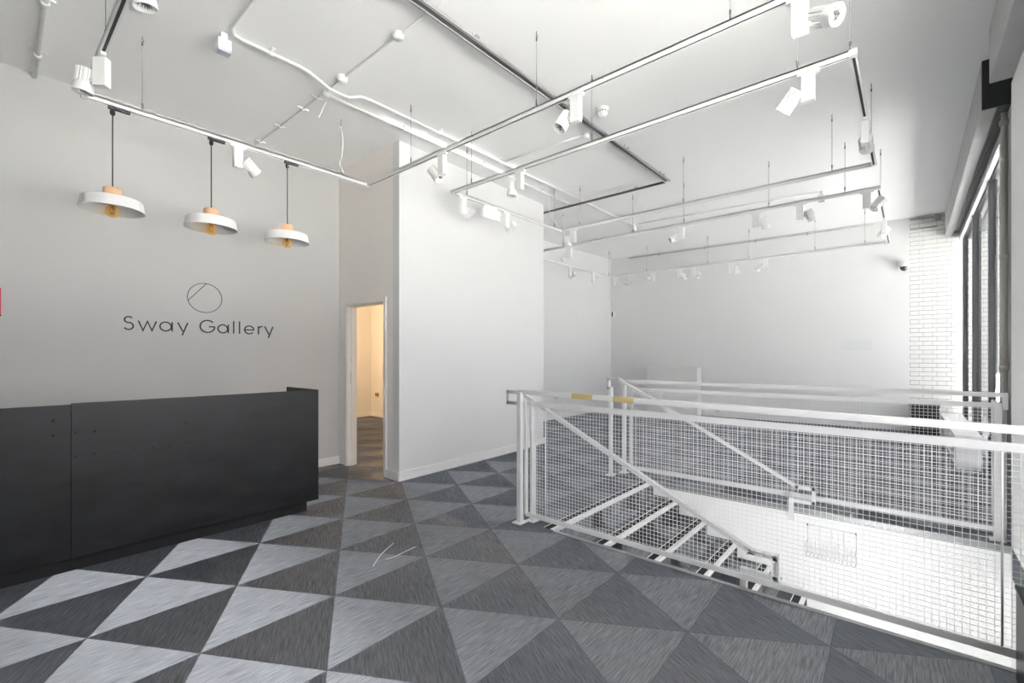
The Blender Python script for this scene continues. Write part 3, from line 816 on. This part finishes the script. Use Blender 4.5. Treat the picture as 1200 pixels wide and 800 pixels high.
for y in (4.4, 3.4, 2.4, 1.5):
    MB().box((fx(y) - .03, y - .012, 3.735), (fx(y), y + .012, 3.79)).build('saddle_clip', M['concrete'], t)
t = thing('conduit_pipe', 'vertical grey pipe beside the rough white pier', 'conduit', (5.40, -.57, 0))
MB().tube([(5.42, -.575, .0), (5.42, -.575, 3.36)], .02, 12).build('pipe', M['casing'], t)
for z in (3.28, 2.2, 1.3): MB().lathe([(0, -.02), (.03, -.02), (.03, .02), (0, .02)], 14, mat=Matrix.Translation((5.42, -.575, z))).build('saddle_clip', M['casing'], t)
# junction boxes
def jbox(x, y, label, s=.05, h=.035):
    t = thing('junction_box', label, 'junction box', (x, y, H))
    MB().lathe([(0, H - h), (s * .92, H - h), (s, H - h + .005), (s, H), (0, H)], 24, mat=Matrix.Translation((x, y, 0))).build('body', M['whitemetal'], t)
    MB().lathe([(0, H - h - .005), (s * .8, H - h - .005), (s * .85, H - h), (0, H - h)], 24, mat=Matrix.Translation((x, y, 0))).build('lid', M['whitemetal'], t)
    return t
jbox(2.045, 2.89, 'round white junction box midway along the thin crossing conduit', .042)
jbox(2.04, 3.70, 'round white junction box where three conduits cross on the ceiling', .045, .045)
jbox(2.06, 4.02, 'white junction box at the start of the conduit nearest the projecting wall', .035, .04)
jbox(4.285, 2.65, 'small white conduit rose ending the pipe near the smoke detector', .038, .05)
# sensor boxes with grey undersides
def sensor(x, y, label, rz=0, s=1.0):
    t = thing('sensor_box', label, 'sensor', (x, y, H), group='ceiling sensor boxes')
    MB().box((x - .022, y - .022, H - .05), (x + .022, y + .022, H), bev=.003).build('bracket', M['whitemetal'], t)
    MB().box((x - .045, y - .036, H - .125), (x + .045, y + .036, H - .05), bev=.004).build('housing', M['whitemetal'], t)
    MB().box((x - .044, y - .035, H - .148), (x + .044, y + .035, H - .125), bev=.003).build('diffuser', M['lens'], t)
sensor(1.19, 3.88, 'white sensor box with grey underside at the pipe bend above the counter')
sensor(7.78, 3.80, 'white sensor box with grey underside at the far end of the long conduit')
sensor(8.03, .98, 'white sensor box with grey underside nearest the windows, ending a conduit')
# smoke detector
t = thing('smoke_detector', 'round white smoke detector on the ceiling between the first two tracks', 'smoke detector', (3.96, 2.26, H))
MB().lathe([(0, H - .02), (.055, H - .02), (.058, H), (0, H)], 28, mat=Matrix.Translation((3.96, 2.26, 0))).build('base', M['whitemetal'], t)
MB().lathe([(0, H - .085), (.02, H - .083), (.038, H - .072), (.046, H - .055), (.050, H - .045), (.050, H - .02), (0, H - .02)], 28, mat=Matrix.Translation((3.96, 2.26, 0))).build('dome', M['whitemetal'], t)
v = MB()
for k in range(12):
    an = 2 * PI * k / 12
    v.box((3.96 + .047, 2.26 - .006, H - .044), (3.96 + .0515, 2.26 + .006, H - .034), rot=Matrix.Rotation(an, 3, 'Z'), pivot=Vector((3.96, 2.26, H - .039)))
v.build('vents', M['black'], t)
# steel channel
def channel(mb, a, b, w=.075, h=.020, zt=3.745):
    a = Vector(a); b = Vector(b); d = (b - a).normalized(); n = Vector((-d.y, d.x))
    def bx(o0, o1, z0, z1, mi=0):
        mb.prism([tuple(p) for p in (a + n * o0, a + n * o1, b + n * o1, b + n * o0)], z0, z1, mi)
    bx(-w / 2, -w / 2 + .006, zt - h, zt); bx(w / 2 - .006, w / 2, zt - h, zt)
    bx(-w / 2, w / 2, zt - .004, zt, 1); bx(-w / 2, -w / 2 + .016, zt - h, zt - h + .005); bx(w / 2 - .016, w / 2, zt - h, zt - h + .005)
t = thing('cable_channel', 'long galvanised steel cable channel under the ceiling, turning a corner', 'cable channel', (3, 2.47, 3.72))
mb = MB(); channel(mb, (.6, 2.46), (6.03, 2.46)); mb.build('long_run', [M['steel'], M['darksteel']], t)
mb = MB(); channel(mb, (6.03, 2.50), (6.03, 5.6), w=.045, h=.016); mb.build('cross_run', [M['darksteel'], M['black']], t)
for x in (1.2, 2.4, 3.6, 4.8, 5.8):
    hb = MB(); hb.box((x - .02, 2.40, 3.745), (x + .02, 2.52, 3.752)); hb.tube([(x, 2.46, 3.75), (x, 2.46, H)], .008, 8); hb.build('hanger', M['steel'], t)
for y in (2.9, 4.0, 5.2):
    hb = MB(); hb.box((5.97, y - .02, 3.745), (6.09, y + .02, 3.752)); hb.tube([(6.03, y, 3.75), (6.03, y, H)], .008, 8); hb.build('hanger', M['steel'], t)
# loose white cables
def cable(label, pts, r=.006):
    cu = []
    P = [Vector(p) for p in pts]
    P = [P[0] * 2 - P[1]] + P + [P[-1] * 2 - P[-2]]
    for i in range(1, len(P) - 2):
        for k in range(8):
            u = k / 8
            a, b, c, d = P[i - 1], P[i], P[i + 1], P[i + 2]
            cu.append(.5 * ((2 * b) + (-a + c) * u + (2 * a - 5 * b + 4 * c - d) * u * u + (-a + 3 * b - 3 * c + d) * u ** 3))
    cu.append(P[-2])
    return tag(MB().tube(cu, r, 8).build('power_cable', M['whitemetal']), label, 'cable')
cable('white power cable dropping from the ceiling to the pendant track', [(2.40, 4.40, 3.74), (2.44, 4.41, 3.62), (2.42, 4.39, 3.45), (2.39, 4.38, 3.34), (2.43, 4.372, 3.262)])
cable('thin white wire tail hanging under the crossing conduits', [(2.09, 4.05, 3.77), (2.07, 4.09, 3.68), (2.04, 4.12, 3.585)], .003)
cable('white power cable looping down to the middle track near the projecting wall', [(5.30, 3.90, 3.79), (5.32, 3.90, 3.5), (5.34, 3.88, 3.37), (5.45, 3.86, 3.30), (5.50, 3.852, 3.26)], .004)

# ------------------------------------------------------------------ other things
t = thing('cctv_camera', 'white dome security camera on the wall beside the white bricks', 'camera', (10.5, .08, 2.9))
cx = fx(.08)
MB().box((cx - .02, .00, 2.93), (cx, .16, 3.06), bev=.004).build('wall_plate', M['whitemetal'], t)
MB().box((cx - .13, .04, 2.98), (cx - .015, .12, 3.05), bev=.01).build('arm', M['whitemetal'], t)
MB().lathe([(0, 3.03), (.05, 3.03), (.066, 3.01), (.066, 2.935), (0, 2.935)], 24, mat=Matrix.Translation((cx - .13, .08, 0))).build('housing', M['whitemetal'], t)
MB().lathe([(.058, 2.936), (.054, 2.905), (.038, 2.88), (.016, 2.868), (0, 2.866)], 24, mat=Matrix.Translation((cx - .13, .08, 0))).build('dome', M['darkbox'], t)
t = thing('door_sensor', 'small black and white sensor high in the far room corner', 'sensor', (10.2, 5.55, 2.4))
MB().box((fx(5.55) - .03, 5.52, 2.37), (fx(5.55), 5.58, 2.50), bev=.004).build('housing', M['whitemetal'], t)
MB().box((fx(5.55) - .036, 5.555, 2.375), (fx(5.55) - .028, 5.585, 2.495)).build('lens', M['black'], t)
rs = thing('wall_notice', 'red wall notice at the very edge, above the counter', 'sign', (-.03, 5.63, 1.7))
MB().box((-.17, 5.618, 1.735), (.114, 5.63, 1.953), bev=.001).build('panel', M['red'], rs)
MB().box((-.17, 5.618, 1.72), (.114, 5.63, 1.734), bev=.001).build('lower_edge', M['black'], rs)
pl = thing('display_plinth', 'large plain white display plinth standing against the far wall', 'plinth', (10.1, 4.0, fz(10.1)))
MB().box((10.04, 3.44, fz(10.1) + .006), (10.28, 4.575, 1.155), bev=.003).build('body', M['trim'], pl)
MB().box((10.06, 3.47, fz(10.0) - .002), (10.27, 4.55, fz(10.1) + .01)).build('base', M['black'], pl)
wbn = thing('window_bench', 'long low white bench plinth running under the far windows', 'bench', (9.0, -.6, fz(9)))
MB().prism([(7.62, -.41), (10.50, -.385), (10.50, -.63), (7.62, -.63)], fz(10.5) + .0, .44).prism([(7.64, -.42), (10.50, -.395), (10.50, -.63), (7.64, -.63)], fz(7.6) - .002, fz(10.5)).build('body', M['paint'], wbn)
MB().prism([(7.60, -.40), (10.51, -.375), (10.51, -.635), (7.60, -.635)], .44, .458).build('top', M['trim'], wbn)
bx_ = thing('storage_box', 'black box on the floor in the corner below the white bricks', 'box', (10.38, -.17, fz(10.4)))
MB().box((10.24, -.36, fz(10.3)), (10.54, .0, .56), bev=.006).build('body', M['darkbox'], bx_)
MB().box((10.23, -.37, .56), (10.545, .01, .60), bev=.005).build('lid', M['darkbox'], bx_)
fb = thing('floor_cabinet', 'low black cabinet at the end of the nearer mesh guard by the window', 'cabinet', (2.6, -.48, 0))
MB().box((2.15, -.345, .0), (2.925, -.62, .385), bev=.003).build('body', M['darkbox'], fb)
MB().box((2.145, -.341, .387), (2.929, -.625, .402), bev=.002).build('top', M['darkbox'], fb)
cb = thing('cable_bundle', 'dark cables and small box above the white bricks beside the beam', 'cables', (fx(-.2), -.2, 3.55))
for z, y1 in ((3.755, -.40), (3.585, -.34)):
    MB().tube([(fx(.0) - .022, .0, z), (fx(y1) - .022, y1, z)], .012, 10).build('cable', M['casing'], cb)
MB().box((fx(-.3) - .05, -.40, 3.69), (fx(-.3) + .01, -.31, 3.785), bev=.01).build('connection_box', M['casing'], cb)
pt = MB(); pt.prism([(fx(.98) - .0015, .98), (fx(.52) - .0015, .52), (fx(.52), .52), (fx(.98), .98)], 1.50, 1.70)
tag(pt.build('wall_patch', M['patch']), 'faint grey filler patch on the far wall beside the bricks', 'patch')
th = MB()
th.tube([(1.70, 2.687, .004), (1.83, 2.80, .004), (1.93, 2.86, .004), (2.009, 2.903, .004)], .0022, 6)
th.tube([(1.815, 2.711, .004), (1.88, 2.70, .004), (1.96, 2.715, .004), (2.079, 2.728, .004)], .0022, 6)
tag(th.build('loose_thread', M['thread'], ), 'loose white threads lying on the carpet before the counter', 'thread')

# ------------------------------------------------------------------ light
w = bpy.data.worlds.new('World'); S.world = w; w.use_nodes = True
bg = w.node_tree.nodes['Background']
bg.inputs['Color'].default_value = (.98, .975, 1.0, 1); bg.inputs['Strength'].default_value = 2.6
def portal(name, x0, x1, z0, z1, y):
    l = bpy.data.lights.new(name, 'AREA'); l.shape = 'RECTANGLE'; l.size = x1 - x0; l.size_y = z1 - z0
    o = bpy.data.objects.new(name, l); COL.objects.link(o)
    o.location = ((x0 + x1) / 2, y, (z0 + z1) / 2); o.rotation_euler = (-PI / 2, 0, PI)
    o.rotation_euler = Vector((0, 0, -1)).rotation_difference(Vector((0, 1, 0))).to_euler()
    l.cycles.is_portal = True
portal('portal_far', 5.93, 10.5, .05, 3.36, -.76)
portal('portal_near', W2A, W2B, W2S, 3.36, -.82)
# sunlight in the street (it runs along the facade and does not reach the room directly)
l = bpy.data.lights.new('sun', 'SUN'); l.energy = 640; l.angle = .01; l.color = (1, .98, .95)
o = bpy.data.objects.new('sun', l); COL.objects.link(o); o.location = (-6, 4, 12)
o.rotation_euler = Vector((0, 0, -1)).rotation_difference(Vector((.35, -.52, -.78)).normalized()).to_euler()
# added fill light without a fixture, out of view, brightening the white stairwell wall
l = bpy.data.lights.new('stairwell_fill', 'AREA'); l.energy = 8; l.size = 1.4; l.size_y = .15; l.shape = 'RECTANGLE'
o = bpy.data.objects.new('stairwell_fill', l); COL.objects.link(o); o.location = (3.15, .25, -.45)
o.rotation_euler = Vector((0, 0, -1)).rotation_difference(Vector((1, 0, -.15)).normalized()).to_euler()
# warm lamp of the room behind the doorway
l = bpy.data.lights.new('store_lamp', 'POINT'); l.energy = 50; l.color = (1.0, .66, .36); l.shadow_soft_size = .12
o = bpy.data.objects.new('store_lamp', l); COL.objects.link(o); o.location = (3.9, 8.2, 2.5)

S.view_settings.view_transform = 'Standard'; S.view_settings.look = 'None'
S.view_settings.gamma = 1.0; S.view_settings.use_curve_mapping = False
S.view_settings.exposure = 1.6
S.cycles.max_bounces = 10; S.cycles.diffuse_bounces = 6; S.cycles.transparent_max_bounces = 12
S.cycles.sample_clamp_indirect = 8.0
S.cycles.use_denoising = True
